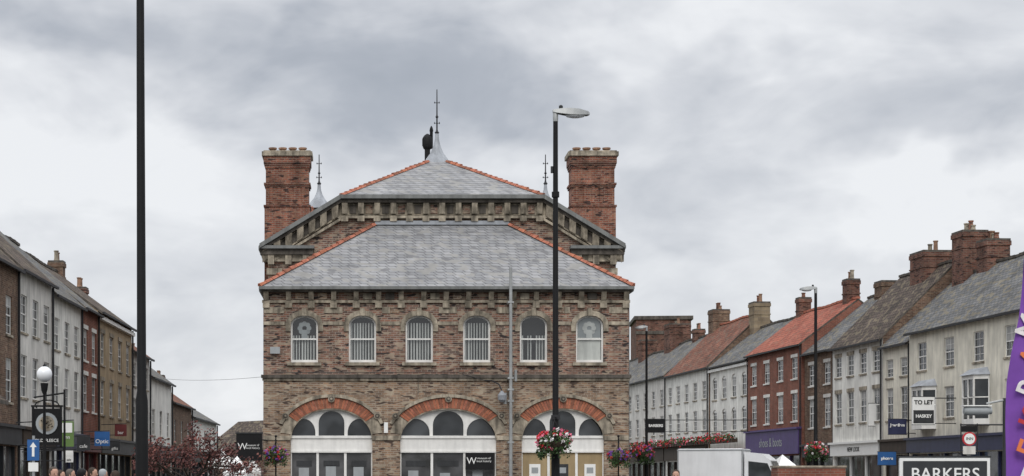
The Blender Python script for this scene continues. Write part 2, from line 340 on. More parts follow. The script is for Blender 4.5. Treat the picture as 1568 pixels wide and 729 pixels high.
# left row
house('brown_brick_shop','l',58,70.6,10.0,13.7,'brownbrick','brownroof',[(4.6,6.3),(7.2,8.7)],4,1.1,side='left',fascia='dgrey',chims=[(69.5,1.1,13.9,'chimdark',1)])
house('white_rendered_house','l',70.62,77.4,10.1,13.7,'render2','brownroof',[(4.9,6.6),(7.5,9.0)],3,1.15,side='left',fascia='brownp')
house('offwhite_house','l',77.42,84.4,9.8,13.4,'render','slate2',[(4.9,6.6),(7.3,8.7)],3,1.15,side='left',fascia='navy')
house('dark_brick_house','l',84.42,89,9.9,13.2,'redbrick','slate2',[(4.9,6.6),(7.3,8.8)],2,1.1,side='left',fascia='maroon',lint='render')
house('ochre_stone_house','l',89.02,100,10.1,13.0,'ochre','brownroof',[(4.9,6.6),(7.4,9.0)],4,1.15,side='left',fascia='dgrey',cornice=True,chims=[(99,1.0,13.7,'brownbrick',2)],lint='stone')
house('grey_rendered_house','l',100.02,107,8.9,11.8,'render2','orangeroof',[(4.5,6.2),(6.9,8.2)],3,1.1,side='left',chims=[(106,1.2,13.0,'chimdark',3)])
house('white_terraced_house','l',107.02,117,7.9,10.8,'render','slate2',[(4.3,5.9)],3,1.1,side='left',chims=[(116,1.2,12.0,'chimdark',3)])
house('brick_terraced_house','l',117.02,128,6.8,9.6,'brownbrick','orangeroof',[(4.1,5.6)],3,1.0,side='left',chims=[(127,1.2,10.7,'chimdark',2)])
house('grey_terraced_house','l',128.02,145,6.2,8.6,'render','slate2',[(4.0,5.3)],5,1.0,side='left',chims=[(140,1.2,9.8,'chimdark',2)])
# low dark timbered shop in front, with tiled gable to the street
P=empty('dark_timber_shop',(-13.2,54.5,0),math.radians(90)); b=B()
b.wall(0,9.0,0,4.7,[(1,2.3,1.0,2.6),(3.2,4.5,1.0,2.6),(6.0,7.3,1.0,3.6)],'brownp',rev=.12)
for x in (0,9): b.poly([(x,0,0),(x,5,0),(x,5,4.7),(x,2.5,6.6),(x,0,4.7)],'brownbrick')
b.slab([(-.25,-.5,4.4),(9.25,-.5,4.4),(9.25,2.5,6.7),(-.25,2.5,6.7)],.14,'brownroof','stoned'); b.slab([(-.25,2.5,6.69),(9.25,2.5,6.69),(9.25,5.4,4.4),(-.25,5.4,4.4)],.14,'brownroof','stoned')
for i in range(20): b.box(-.25+i*.475,-.25+i*.475+.45,2.37,2.63,6.66,6.82,'hip')
for x,zt in ((1,2.6),(3.2,2.6),(6.0,3.6)): sash(b,x,x+1.3,1.0,zt,.06)
b.obj('shop_body',P)
P=empty('distant_house',(-15.0,170,0),math.radians(-55)); b=B()
b.wall(0,12,0,4.6,[(1.5+3*i,2.6+3*i,2.6,3.9) for i in range(3)],'brownbrick',rev=.1); b.box(0,12,.12,7,0,4.6,'brownbrick')
b.slab([(-.2,-.3,4.5),(12.2,-.3,4.5),(12.2,3.5,7.2),(-.2,3.5,7.2)],.15,'brownroof','stoned'); b.slab([(-.2,3.5,7.19),(12.2,3.5,7.19),(12.2,7.3,4.5),(-.2,7.3,4.5)],.15,'brownroof','stoned')
b.poly([(0.01,0,4.6),(.01,7,4.6),(.01,3.5,7.1)],'brownbrick'); b.poly([(11.99,0,4.6),(11.99,7,4.6),(11.99,3.5,7.1)],'brownbrick')
for i in range(3): sash(b,1.5+3*i,2.6+3*i,2.6,3.9,.05)
chimney(b,10.5,3.5,1,.8,6.5,8.3,'chimdark',2); b.obj('house_body',P)
b=B()
for i in range(34):
    x=-30+i*1.9+random.uniform(-.6,.6); foliage(b,(x,215+random.uniform(-5,5),2.2+random.uniform(-.5,.8)),(2.4,2,2.4),170,.32,['leafg','leafd','leafd','leafg2'],.3)
b.obj('distant_trees')
# ------------------------------------------------------------ TOWN HALL
CX=3.53; H=empty('town_hall',(CX,78.75,0))
hx=lambda p:(p-560)*.0287-CX
hz=lambda y:1.6+(735-y)*.0287
wcs=[466,555,642,730,817,903]; arches=[(445,570),(613,760),(799,925)]
b=B(); ops=[]
for c in wcs:
    x=hx(c); ops.append((x-.6,x+.6,hz(555),hz(483),.42))
b.wall(-8.03,8.03,hz(577),10.0,ops,'hallbrick',rev=.22)
aops=[(hx(a),hx(c),.0,hz(626),1.3) for a,c in arches]
b.wall(-8.03,8.03,0,hz(577),aops,'hallbrick2',rev=.3)
for s in (-1,1):
    b.poly([(s*8.03,0,0),(s*8.03,4.25,0),(s*8.03,4.25,10),(s*8.03,0,10)],'hallbrick')
hw=8.05; yb=28
def jerk(y,k): b.poly([(-hw,y,0),(-hw,y,12.55),(-4.67,y,14.6),(4.67,y,14.6),(hw,y,12.55),(hw,y,0)],k)
jerk(4.25,'hallbrick'); jerk(yb,'hallbrick')
for s in (-1,1): b.poly([(s*hw,4.25,0),(s*hw,yb,0),(s*hw,yb,12.5),(s*hw,4.25,12.5)],'hallbrick')
b.box(-8.3,8.3,12.3,20.2,0,12.2,'hallbrick')
b.obj('walls',H)
r=B()
E=8.17
r.slab([(-E,-.45,10.07),(E,-.45,10.07),(3.0,4.25,13.46),(-3.0,4.25,13.46)],.1,'slate','stoned')
for s in (-1,1): r.slab([(s*E,-.45,10.069),(s*3.0,4.25,13.459),(s*E,4.25,10.069)],.1,'slate','stoned')
for s in (-1,1): r.slab([(s*8.4,3.8,12.44),(s*4.67,3.8,14.7),(0,10.05,17.53),(0,yb+.4,17.53),(s*8.4,yb+.4,12.44)],.16,'slate','gutter')
r.slab([(-4.67,3.8,14.7),(4.67,3.8,14.7),(0,10.05,17.53)],.16,'slate','gutter')
zr,ze=16.3,12.5
for s in (-1,1):
    r.slab([(s*8.5,11.9,ze),(s*8.5,20.6,ze),(s*6.0,16.25,zr)],.15,'slate','gutter')
    r.slab([(-8.5,16.25+s*4.35,ze),(8.5,16.25+s*4.35,ze),(6.0,16.25,zr),(-6.0,16.25,zr)],.15,'slate','gutter')
r.obj('roof',H)
t=B()
def hipline(p0,p1,k='hip',step=.38,wd=.12,h=.09):
    p0,p1=Vector(p0),Vector(p1); d=p1-p0; n=int(d.length/step); u=d/n; sd=u.cross(Vector((0,0,1))).normalized(); up=sd.cross(u).normalized()
    for i in range(n):
        j=random.uniform(-.012,.018)
        q=p0+u*i; 
        a,bq=q-sd*wd,q+sd*wd; c=q+u*.97
        lift=up*(h+j)
        t.hexa([a,bq,c+sd*wd*.9,c-sd*wd*.9,q-sd*wd*.45+lift*1.35,q+sd*wd*.45+lift*1.35,c+sd*wd*.4+lift*.9,c-sd*wd*.4+lift*.9],random.choice([k,k,'vouss2','vouss1']))
for s in (-1,1):
    hipline((s*E,-.45,10.07),(s*3.0,4.22,13.46)); hipline((s*4.67,3.8,14.7),(s*.45,9.45,17.26))
    hipline((s*8.4,12.1,ze+.1),(s*6.2,16,zr-.2))
hipline((0,10.6,17.53),(0,yb,17.53),'hip')
t.box(-3.1,3.1,4.05,4.24,13.4,13.58,'lead')
t.obj('hip_tiles',H)
l=B()
def finial(x,y,z,r,h,sp):
    l.lathe((x,y,z),[(r,-.45*r),(r*.72,.05*h),(r*.46,.25*h),(r*.26,.5*h),(r*.15,.75*h),(r*.12,h)],'lead',16)
    t0=z+h; l.lathe((x,y,t0),[(.07,0),(.12,.06),(.07,.12),(.04,.2),(.035,sp*.35),(.08,sp*.38),(.035,sp*.42),(.022,sp)],'iron',8)
    for zz,ln in ((sp*.24,.12),(sp*.7,.11)):
        l.box(x-ln,x+ln,y-.012,y+.012,t0+zz-.012,t0+zz+.012,'iron'); l.box(x-.012,x+.012,y-ln,y+ln,t0+zz-.011,t0+zz+.011,'iron')
        for s in (-1,1): l.lathe((x+s*ln,y,t0+zz-.05),[(.0,0),(.035,.05),(0,.13)],'iron',6)
finial(0,10.05,17.45,.74,1.3,2.2)
for s in (-1,1): finial(s*6.0,16.25,16.25,.66,1.0,1.6)
l.lathe((-.42,11.6,17.5),[(.14,0),(.14,.75),(.2,.8),(.24,.9),(.24,1.35),(.16,1.47),(.05,1.55)],'black',12)
l.lathe((-.22,11.6,18.3),[(.08,0),(.08,.85),(.1,.9),(.07,1.05),(.02,1.15)],'black',8)
l.box(-.68,-.4,11.5,11.7,18.45,18.8,'black')
l.obj('finials',H,smooth=True)
c=B()
c.box(-8.2,8.2,-.55,-.38,9.93,10.06,'gutter'); c.box(-8.1,8.1,-.38,-.004,9.84,9.95,'stoned')
c.box(-8.08,8.08,-.1,-.003,9.38,9.5,'stone')
for s in (-1,1): c.box(min(s*8.2,s*8.05),max(s*8.2,s*8.05),-.37,4.2,9.86,10.0,'gutter')
n=17
for i in range(n):
    x=-7.9+15.8*i/(n-1)
    c.hexa([(x-.11,-.14,9.5),(x+.11,-.14,9.5),(x+.11,-.102,9.5),(x-.11,-.102,9.5),(x-.11,-.37,9.84),(x+.11,-.37,9.84),(x+.11,-.006,9.839),(x-.11,-.006,9.839)],'stone')
    c.box(x-.15,x+.15,-.13,-.005,9.16,9.375,'stone')
for i in range(n-1):
    x=-7.9+15.8*(i+.5)/(n-1)
    if i%3: c.box(x-.2,x+.2,-.09,-.0035,9.53,9.8,random.choice(['stoned','stone','hallbrick2']))
xs=[hx(p) for p in wcs]
edges=[-8.03]+xs+[8.03]
for i,x in enumerate(xs):
    zs=hz(483)-.42; z1=hz(483)
    c.ring(x,zs,.6,.42,.22,0,180,-.07,-.003,9,['stone'],.012)
    c.box(x-.1,x+.1,-.12,-.004,z1-.02,z1+.32,'stone')
    for s in (-1,1): c.box(min(x+s*.6,x+s*.82),max(x+s*.6,x+s*.82),-.07,-.0032,zs-.28,zs-.002,'stone')
    c.box(x-.75,x+.75,-.13,.2,hz(555)-.14,hz(555)-.002,'stone')
for i in range(len(edges)-1):
    a=edges[i]+(.83 if i else 0); d=edges[i+1]-(.83 if i<len(edges)-2 else 0)
    c.box(a,d,-.05,-.0034,zs+.0,zs+.15,'stone')
    xx=a+.03
    while xx<d-.1:
        ww_=min(random.uniform(.35,.6),d-.03-xx); c.box(xx,xx+ww_-.015,-.03-random.uniform(0,.008),-.0036,zs+.52,zs+.78,random.choice(['stone','stone','stone','hallbrick2'])); xx+=ww_
c.box(-8.12,8.12,-.16,-.004,hz(579),hz(574),'stoned'); c.box(-8.07,8.07,-.08,-.0045,hz(583),hz(579)-.003,'stone')
def seg(x0,z0,x1,z1,y0,y1,d0,d1,k):
    c.hexa([(x0,y0,z0-d1),(x1,y0,z1-d1),(x1,y1,z1-d1),(x0,y1,z0-d1),(x0,y0,z0-d0),(x1,y0,z1-d0),(x1,y1,z1-d0),(x0,y1,z0-d0)],k)
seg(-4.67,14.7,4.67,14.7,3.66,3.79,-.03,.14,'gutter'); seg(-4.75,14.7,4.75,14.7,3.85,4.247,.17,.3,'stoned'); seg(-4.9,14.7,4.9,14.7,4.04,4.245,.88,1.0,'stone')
seg(-4.8,14.7,4.8,14.7,4.14,4.244,.32,.84,'stone')
for i in range(13):
    x=-4.5+9*i/12; c.hexa([(x-.13,4.0,13.9),(x+.13,4.0,13.9),(x+.13,4.04,13.9),(x-.13,4.04,13.9),(x-.13,3.84,14.38),(x+.13,3.84,14.38),(x+.13,4.13,14.38),(x-.13,4.13,14.38)],'stone')
    c.box(x-.16,x+.16,4.0,4.039,13.55,13.8,'stone')
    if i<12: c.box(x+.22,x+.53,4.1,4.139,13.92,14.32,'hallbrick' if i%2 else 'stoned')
for s in (-1,1):
    X0,Z0,X1,Z1=s*8.42,12.43,s*4.68,14.7
    seg(X0,Z0,X1,Z1,3.64,3.79,-.05,.16,'gutter'); seg(X0,Z0,X1,Z1,3.82,4.24,.18,.32,'stoned'); seg(s*8.05,Z0+.22,X1,Z1,4.1,4.239,.33,.9,'stone'); seg(s*8.0,Z0+.25,X1,Z1,4.02,4.238,.97,1.1,'stone')
    for i in range(7):
        f=(i+.5)/7; x=X0+(X1-X0)*f; z=Z0+(Z1-Z0)*f; sl=(Z1-Z0)/(X1-X0)*.15
        c.hexa([(x-.15,4.0,z-.85-sl),(x+.15,4.0,z-.85+sl),(x+.15,4.1,z-.85+sl),(x-.15,4.1,z-.85-sl),(x-.15,3.83,z-.33-sl),(x+.15,3.83,z-.33+sl),(x+.15,4.1,z-.33+sl),(x-.15,4.1,z-.33-sl)],'stone')
        if i<6:
            f=(i+1)/7; x=X0+(X1-X0)*f; z=Z0+(Z1-Z0)*f
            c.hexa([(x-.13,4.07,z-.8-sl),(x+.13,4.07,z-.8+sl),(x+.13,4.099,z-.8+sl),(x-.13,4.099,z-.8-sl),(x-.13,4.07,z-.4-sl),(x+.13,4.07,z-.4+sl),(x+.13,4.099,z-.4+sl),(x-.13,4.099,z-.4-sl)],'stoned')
    a,d=sorted((s*8.45,s*5.9)); c.box(a,d,3.7,4.235,12.26,12.4,'gutter'); c.box(a+.05,d-.05,3.85,4.234,12.0,12.26,'stoned'); c.box(a+.3,d-.05,4.05,4.233,11.7,12.0,'stone')
    for i in range(3):
        x=s*(6.3+i*.8); c.box(x-.14,x+.14,3.9,4.049,11.55,12.0,'stone')
    for z in (10.6,11.1): c.box(min(s*8.12,s*7.4),max(s*8.12,s*7.4),4.1,4.232,z,z+.3,'stone')
    a,d=sorted((s*8.5,s*8.3)); c.box(a,d,4.3,yb,12.26,12.44,'gutter'); a,d=sorted((s*8.35,s*8.055)); c.box(a,d,4.3,yb,11.9,12.2,'stone')
c.obj('cornice_and_stonework',H)
k=B()
for s in (-1,1):
    x0,x1=sorted((s*8.27,s*6.24)); y0,y1=6.25,7.5
    k.box(x0-.06,x1+.06,y0-.05,y1+.05,8,14.55,'chimbrick'); k.box(x0,x1,y0,y1,14.55,16.9,'chimbrick')
    for z,pw in ((14.55,.1),(15.5,.05),(15.6,.09),(16.4,.04),(16.5,.07),(16.6,.1)): k.box(x0-pw,x1+pw,y0-pw,y1+pw,z,z+.09,'chimdark' if pw in(.05,.07,.1) else 'chimbrick')
    k.box(x0-.1,x1+.1,y0-.1,y1+.1,16.69,16.95,'chimbrick')
    for q in range(5):
        xx=x0+.25+(x1-x0-.5)*q/4; k.box(xx-.07,xx+.07,y0-.035,y0-.002,14.75,15.49,'chimbrick')
    k.box(x0-.18,x1+.18,y0-.18,y1+.18,16.96,17.16,'stone'); k.box(x0-.1,x1+.1,y0-.1,y1+.1,17.162,17.22,'stone')
    for q in range(4):
        xx=x0+.3+(x1-x0-.6)*q/3; k.lathe((xx,6.85,17.22),[(.17,0),(.14,.05),(.14,.14),(.2,.17),(.2,.24)],'pot',10)
k.obj('chimneys',H)
w=B()
for i,cc in enumerate(wcs):
    x=hx(cc); z0,z1=hz(555),hz(483); y=.12
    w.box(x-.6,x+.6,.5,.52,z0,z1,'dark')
    if i==5: w.box(x-.5,x+.5,.2,.22,z0,z0+1.1,'render'); w.box(x-.5,x+.5,.21,.225,z0+1.1,z1,'frost')
    else:
        for q in range(9):
            sx=x-.5+q*.125
            if random.random()<.93: w.pbox((sx,.24,z0+.05),(random.uniform(.045,.075),random.uniform(.0,.05),0),(0,.004,0),(0,0,(1.2 if i in(0,4) else 1.75)-.05),'blind')
    if i in (0,5):
        for q in range(8):
            aa=2*math.pi*q/8; cxx,czz=x+.2*math.cos(aa),z1-.55+.2*math.sin(aa)
            w.tube((cxx,.17+.004*q,czz),(cxx,.173+.004*q,czz),.11,.11,'blind' if i else 'frost',10)
        w.box(x-.13,x+.13,.165,.169,z1-1.0,z1-.62,'blind' if i else 'frost')
    w.poly([(x-.6,y+.025,z0),(x+.6,y+.025,z0),(x+.6,y+.025,z1),(x-.6,y+.025,z1)],'pane')
    t_=.075
    for s in (-1,1): w.box(min(x+s*.6,x+s*(.6-t_)),max(x+s*.6,x+s*(.6-t_)),y,y+.05,z0,z1-.42,'white')
    w.ring(x,z1-.42,.6-t_,.42-t_,t_,0,180,y,y+.05,14,['white'])
    w.box(x-.525,x+.525,y,y+.05,z0,z0+.12,'white'); w.box(x-.525,x+.525,y-.01,y+.045,(z0+z1)/2-.03,(z0+z1)/2+.03,'white'); 
w.obj('first_floor_windows',H)
a_=B()
for ai,(pa,pc) in enumerate(arches):
    x0,x1=hx(pa),hx(pc); cx=(x0+x1)/2; h=(x1-x0)/2; top=hz(626); sp=top-1.3
    a_.ring(cx,sp,h+.02,1.32,.46,34,146,-.04,-.003,34,['vouss1','vouss2','vouss1','vouss1','vouss2','hip'],.08)
    a_.ring(cx,sp,h+.5,1.8,.14,20,160,-.12,-.005,24,['stone'],.01)
    a_.ring(cx,sp,h+.02,1.32,.46,8,33,-.035,-.003,2,['stone']); a_.ring(cx,sp,h+.02,1.32,.46,147,172,-.035,-.003,2,['stone'])
    a_.ring(cx,sp,h-.03,1.27,.05,0,180,-.02,.1,24,['stone'])
    for (rx,rz) in ((cx,hz(611)),(x0-.22,hz(637)),(x1+.22,hz(637))):
        for rr,yy,kk in ((.15,.14,'stone'),(.1,.17,'stoned')):
            a_.tube((rx,-yy,rz),(rx,-.005,rz),rr,rr,kk,14)
        a_.tube((rx,-.19,rz),(rx,-.1,rz),.05,.05,'stone',8)
    Y=.18; m1,m2=x0+(x1-x0)*.33,x0+(x1-x0)*.67
    d=.11; zt=hz(667)
    o=[(m1+d*.4,m2-d*.4,zt,hz(629),(m2-m1-d*.8)/2*.92),]
    zt2=hz(641)
    o+=[(x0+.04,m1-d*.9,zt,zt2,.62),(m2+d*.9,x1-.04,zt,zt2,.62)]
    lo=[(x0+.05,m1-d*.5,.55,hz(693)),(m1+d*.5,m2-d*.5,.55,hz(693)),(m2+d*.5,x1-.05,.55,hz(693))]
    a_.wall(x0-.1,x1+.1,0,top+.05,o+lo,'white',y=Y,rev=.08)
    a_.box(x0,x1,Y-.06,Y-.002,hz(671),hz(667),'white'); a_.box(x0,x1,Y-.05,Y-.002,hz(693),hz(690),'white')
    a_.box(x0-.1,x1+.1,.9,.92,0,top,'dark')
    for q in o: a_.poly([(q[0],Y+.07,q[2]),(q[1],Y+.07,q[2]),(q[1],Y+.07,q[3]),(q[0],Y+.07,q[3])],'glass')
    for j,q in enumerate(lo):
        if ai<2:
            a_.poly([(q[0],Y+.07,q[2]),(q[1],Y+.07,q[2]),(q[1],Y+.07,q[3]),(q[0],Y+.07,q[3])],'shopglass')
            a_.box(q[0]+.3,q[0]+.75,Y+.05,Y+.06,1.2,1.9+random.uniform(0,.4),'frost'); a_.box(q[0]+.2,q[1]-.2,Y+.05,Y+.062,2.2,2.45,'dgrey')
        else:
            a_.box(q[0],q[1],Y+.05,Y+.07,q[2],q[3],'ochredoor'); a_.box(q[0]+.3,q[1]-.3,Y+.03,Y+.049,1.6,2.3,'whitep' if j!=1 else 'dgrey'); a_.box(q[0]+.4,q[1]-.4,Y+.02,Y+.029,1.9,2.15,'frost')
pier=[(-8.03,hx(445)),(hx(570),hx(613)),(hx(760),hx(799)),(hx(925),8.03)]
for p,q in pier:
    a_.box(p+.005,q-.005,-.06,-.004,hz(674),hz(667),'stone'); a_.box(p+.01,q-.01,-.08,-.004,0,.6,'stoned')
a_.obj('arcade',H)
s_=B()
px=hx(780)
s_.tube((px,-.72,0),(px,-.72,10.85),.085,.07,'galv',12)
for z in (3.2,5.0,5.5,6.0,9.3): s_.box(px-.13,px+.13,-.8,-.1,z,z+.08,'galv')
s_.tube((px-.25,-.72,4.9),(px-.25,-.72,5.4),.08,.08,'galv',10); s_.tube((px+.22,-.72,5.9),(px+.22,-.72,6.4),.06,.06,'galv',10)
pts=[(hx(742),-.15,hz(583)),(hx(752),-.5,hz(584)),(hx(762),-.8,hz(590)),(hx(766),-.95,hz(600))]
for p,q in zip(pts[:-1],pts[1:]): s_.tube(p,q,.03,.03,'iron',8)
s_.lathe((pts[-1][0],pts[-1][1],pts[-1][2]-.5),[(.05,0),(.17,.1),(.19,.3),(.1,.42),(.04,.5)],'lead',12)
s_.box(hx(415),hx(428),-.2,-.004,hz(541),hz(533),'whitep'); s_.box(hx(414),hx(429),-.22,-.2,hz(542),hz(532),'frost')
s_.box(hx(588),hx(594),-.1,-.004,hz(663),hz(647),'whitep')
s_.box(hx(713),hx(756),-.03,.17,hz(719),hz(694),'black')
s_.tube((8.1,.6,0),(8.1,.6,9.8),.05,.05,'gutter',8)
for (x0,z0,x1,z1) in ((hx(430),hz(571),hx(780),hz(570)),(hx(640),hz(577)-.2,hx(640),hz(603)),(hx(700),hz(571),hx(742),hz(583))): s_.tube((x0,-.17,z0),(x1,-.175,z1),.012,.012,'iron',5)
s_.obj('wall_fixtures',H)
text(H,'W',(hx(722),-.04,hz(706)),.42,'whitep'); text(H,'museum of\nlocal history',(hx(741),-.04,hz(704)),.13,'whitep')
S=empty('projecting_sign',(0,0,0)); b=B()
p=W(382,684,77.5); b.box(p.x-.57,p.x+.55,p.y-.05,p.y+.05,p.z-.6,p.z+.6,'black'); b.box(p.x-.6,p.x+.58,p.y-.07,p.y-.0,p.z+.56,p.z+.62,'dgrey'); b.tube((p.x+.5,p.y,p.z+.3),(p.x+.75,p.y+1.5,p.z+.3),.03,.03,'iron'); b.tube((p.x+.5,p.y,p.z-.3),(p.x+.75,p.y+1.5,p.z-.3),.03,.03,'iron')
b.obj('board',S); text(S,'W',(p.x-.3,p.y-.06,p.z),.4,'whitep'); text(S,'museum of\nlocal history',(p.x+.15,p.y-.06,p.z),.12,'whitep')
# ------------------------------------------------------------ street lamps
def lamp(x,y,h,r,dirx=1,arm=.75,tilt=0,tp=.8):
    P=empty('street_lamp',(x,y,0)); P.rotation_euler=(0,tilt,0); b=B()
    b.lathe((0,0,0),[(r*1.9,0),(r*1.9,.06),(r*1.45,.08),(r*1.45,1.9),(r*1.4,2.7),(r*1.06,2.85),(r*tp,h)],'black',16)
    b.obj('column',P,smooth=True)
    c=B()
    c.lathe((0,0,h-.02),[(r*.85,0),(r*.9,.05),(r*.9,.22),(r*.4,.26)],'galv',12)
    L=arm; s=[(-.08,.06,.04,.09),(.0,.08,.02,.1),(.15,.1,.0,.115),(.4,.14,-.03,.12),(.7,.14,-.04,.10),(.95,.10,-.03,.05),(1.0,.05,-.02,.02)]
    for a,d in zip(s[:-1],s[1:]):
        X0=dirx*(.0+a[0]*L); X1=dirx*(.0+d[0]*L); Z=h+.15
        c.hexa([(X0,-a[1],Z+a[2]),(X1,-d[1],Z+d[2]),(X1,d[1],Z+d[2]),(X0,a[1],Z+a[2]),(X0,-a[1]*.7,Z+a[3]),(X1,-d[1]*.7,Z+d[3]),(X1,d[1]*.7,Z+d[3]),(X0,a[1]*.7,Z+a[3])],'galv')
    c.lathe((dirx*(L*.58),0,h+.06),[(.05,0),(.10,.02),(.12,.06)],'lens',12,sx=1.9)
    c.lathe((dirx*.12,0,h+.25),[(.03,0),(.045,.02),(.045,.08),(.02,.1)],'dgrey',8)
    c.obj('luminaire',P,smooth=True); return P
p=W(852,178,40); LP=lamp(p.x-.02,40,p.z-.1,.066,1,.76)
b=B(); b.lathe((0,0,7.9),[(.06,0),(.085,.01),(.085,.13),(.06,.14)],'black',12); b.tube((-.08,0,8.45),(-.08,0,8.6),.03,.03,'dgrey',8); b.obj('clamp_band',LP)
p=W(1249,443,76); lamp(p.x,76,p.z-.15,.075,-1,.68)
p=W(990,502,94.6); lamp(p.x,94.6,p.z-.15,.07,-1,.6)
p=W(218,735,25); lamp(p.x-.0,25,9.9,.062,1,.8,tilt=-.0035,tp=.82)
def basket(x,y,z,s,ks,host=None):
    P=empty('hanging_flower_basket',(x,y,z)); b=B()
    b.lathe((0,0,-.28*s),[(.08*s,0),(.22*s,.08*s),(.3*s,.25*s),(.31*s,.28*s)],'brownp',14)
    for i in range(3):
        a=2*math.pi*i/3; b.tube((.3*s*math.cos(a),.3*s*math.sin(a),0),(0,0,.55*s),.008,.008,'iron',5)
    b.tube((0,0,.55*s),(.0,.0,.62*s),.015,.015,'iron',6)
    b.obj('bowl',P); f=B()
    foliage(f,(0,0,.0),(.46*s,.46*s,.3*s),500,.045*s,['leafg','leafd','leafg2'],.3)
    for i in range(10):
        a=random.uniform(0,6.28); foliage(f,(.34*s*math.cos(a),.34*s*math.sin(a),-.25*s),(.12*s,.12*s,.2*s),40,.035*s,['leafg','leafd'],.1)
    for i in range(60):
        d=Vector((random.gauss(0,1),random.gauss(0,1),random.gauss(0,1)*.8+.2)).normalized()
        foliage(f,(d.x*.44*s,d.y*.44*s,d.z*.3*s+.03),(.05*s,.05*s,.05*s),11,.032*s,[random.choice(ks)],.1)
    f.obj('flowers',P); return P
p=W(848,677,39.85); basket(p.x,p.y-.1,p.z,.88,['fred','fpink','fwhite','fred','fpink'])
b=B(); b.tube((0,0,3.0),(0,-.3,3.0),.02,.02,'iron'); b.box(-.09,.09,-.09,.09,2.95,3.05,'iron'); b.obj('basket_bracket',LP)
p=W(422,697,77); basket(p.x,p.y,p.z,1.15,['fpurp','fpink','fred','fpurp'])
p=W(948,700,77); basket(p.x,p.y,p.z,1.15,['fpurp','fred','fpurp','leafr2'])
p=W(1249,690,75.7); basket(p.x,p.y-.1,p.z,1.1,['fred','fpink','fwhite'])
p=W(985,695,94); basket(p.x,p.y-.1,p.z,1.3,['fred','fpurp','fpink'])
for pp in ((422,77),(948,77)):
    p=W(pp[0],690,pp[1]); P=empty('basket_post',(p.x,p.y+.1,0)); b=B(); b.tube((0,.1,0),(0,.1,3.45),.04,.03,'black'); b.tube((0,.1,3.4),(0,-.12,3.35),.02,.02,'black'); b.lathe((0,.1,3.45),[(.05,0),(.06,.05),(0,.1)],'black',8); b.obj('post',P)
P=empty('flower_planter'); b=B()
for i in range(70):
    D=121+i*.5; x=34.62-.0765*D-.55
    b.box(x-.15,x+.25,D-.24,D+.24,4.15,4.4,'brownp')
    foliage(b,(x,D,4.48),(.3,.3,.28),26,.09,['leafg','leafd','leafg2'],.1)
    foliage(b,(x-.1,D,4.5+random.uniform(-.15,.12)),(.32,.3,.32),random.randint(6,26),.085,random.choice([['fred','fpink'],['fred','leafd','fred'],['fpink','fwhite','fred','leafg']]),.4)
b.obj('planter_boxes',P)
# ------------------------------------------------------------ burgundy tree
random.seed(11)
P=empty('purple_leaved_tree',(W(292,735,58).x,58,0)); b=B(); P.scale=(1.1,1.0,1.04)
b.tube((0,0,0),(.05,0,1.4),.09,.07,'bark',8); tips=[]; mids=[]
def br(p,d,l,r,dep):
    q=p+d*l; b.tube(p,q,r,r*.65,'bark',6)
    if dep==1: mids.append(q)
    if dep==0: tips.append(q); return
    for _ in range(3):
        nd=(d+Vector((random.gauss(0,.55),random.gauss(0,.5),random.gauss(.05,.35)))).normalized(); br(q,nd,l*random.uniform(.6,.85),r*.6,dep-1)
for i in range(8):
    a=i*.9; br(Vector((.03,0,.95+.09*i)),Vector((math.cos(a)*.95,math.sin(a)*.8,.6)).normalized(),.74,.04,3)
b.obj('trunk_and_branches',P); f=B()
for tpt in tips+mids:
    if random.random()<.8: foliage(f,tpt,(.24,.24,.2),random.randint(8,30 if tpt.x<.7 else 14),.048,random.choice([['leafr','leafr3'],['leafr','leafr2'],['leafr3','leafr3','leafr'],['leafr2','leafr']]),.05)
f.obj('leaves',P)
def canopy(px0,px1,py,D,name='market_stall'):
    a=W(px0,py,D); c=W(px1,py,D); cx=(a.x+c.x)/2; hwid=(c.x-a.x)/2; P=empty(name,(cx,D,0)); b=B(); z=a.z
    for sx in (-1,1):
        for sy in (-1,1): b.tube((sx*hwid*.95,sy*1.2,0),(sx*hwid*.95,sy*1.2,z-.6),.03,.03,'galv',6)
    b.box(-hwid,hwid,-1.3,1.3,.8,.88,'brownp')
    c4=[(-hwid,-1.3,z-.65),(hwid,-1.3,z-.65),(hwid,1.3,z-.65),(-hwid,1.3,z-.65)]
    for i in range(4): 
        p,q=c4[i],c4[(i+1)%4]; b.poly([p,q,(0,0,z)],'whitep'); b.poly([p,q,(q[0],q[1],q[2]-.28),(p[0],p[1],p[2]-.28)],'whitep')
    b.obj('canopy_and_table',P)
canopy(322,358,686,80); canopy(345,381,698,72); canopy(374,402,704,95); canopy(1182,1214,696,86)
# ------------------------------------------------------------ left street furniture
p=W(68,573,40); P=empty('globe_street_lamp',(p.x,40,0)); b=B()
b.lathe((0,0,0),[(.12,0),(.12,.5),(.05,.6),(.03,3.5),(.07,3.6),(.09,p.z-.2)],'black',12)
g=B(); g.lathe((0,0,p.z),[(.175*math.sin(math.pi*i/10)+.001,-.175*math.cos(math.pi*i/10)) for i in range(11)],'lens',18)
b.lathe((0,0,p.z+.17),[(.03,0),(.04,.02),(.0,.08)],'black',8)
b.obj('post',P,smooth=True); g.obj('globe',P,smooth=True)
p=W(72,650,41); P=empty('hanging_pub_sign',(p.x,41,0)); b=B(); z=p.z
b.box(-.3,.3,-.03,.03,z-.48,z+.36,'black')
for s in (-1,1): b.box(s*.32-.02,s*.32+.02,-.05,.05,z-.52,z+.4,'black')
b.box(-.36,.36,-.05,.05,z-.55,z-.5,'black'); b.box(-.36,.36,-.05,.05,z+.4,z+.44,'black')
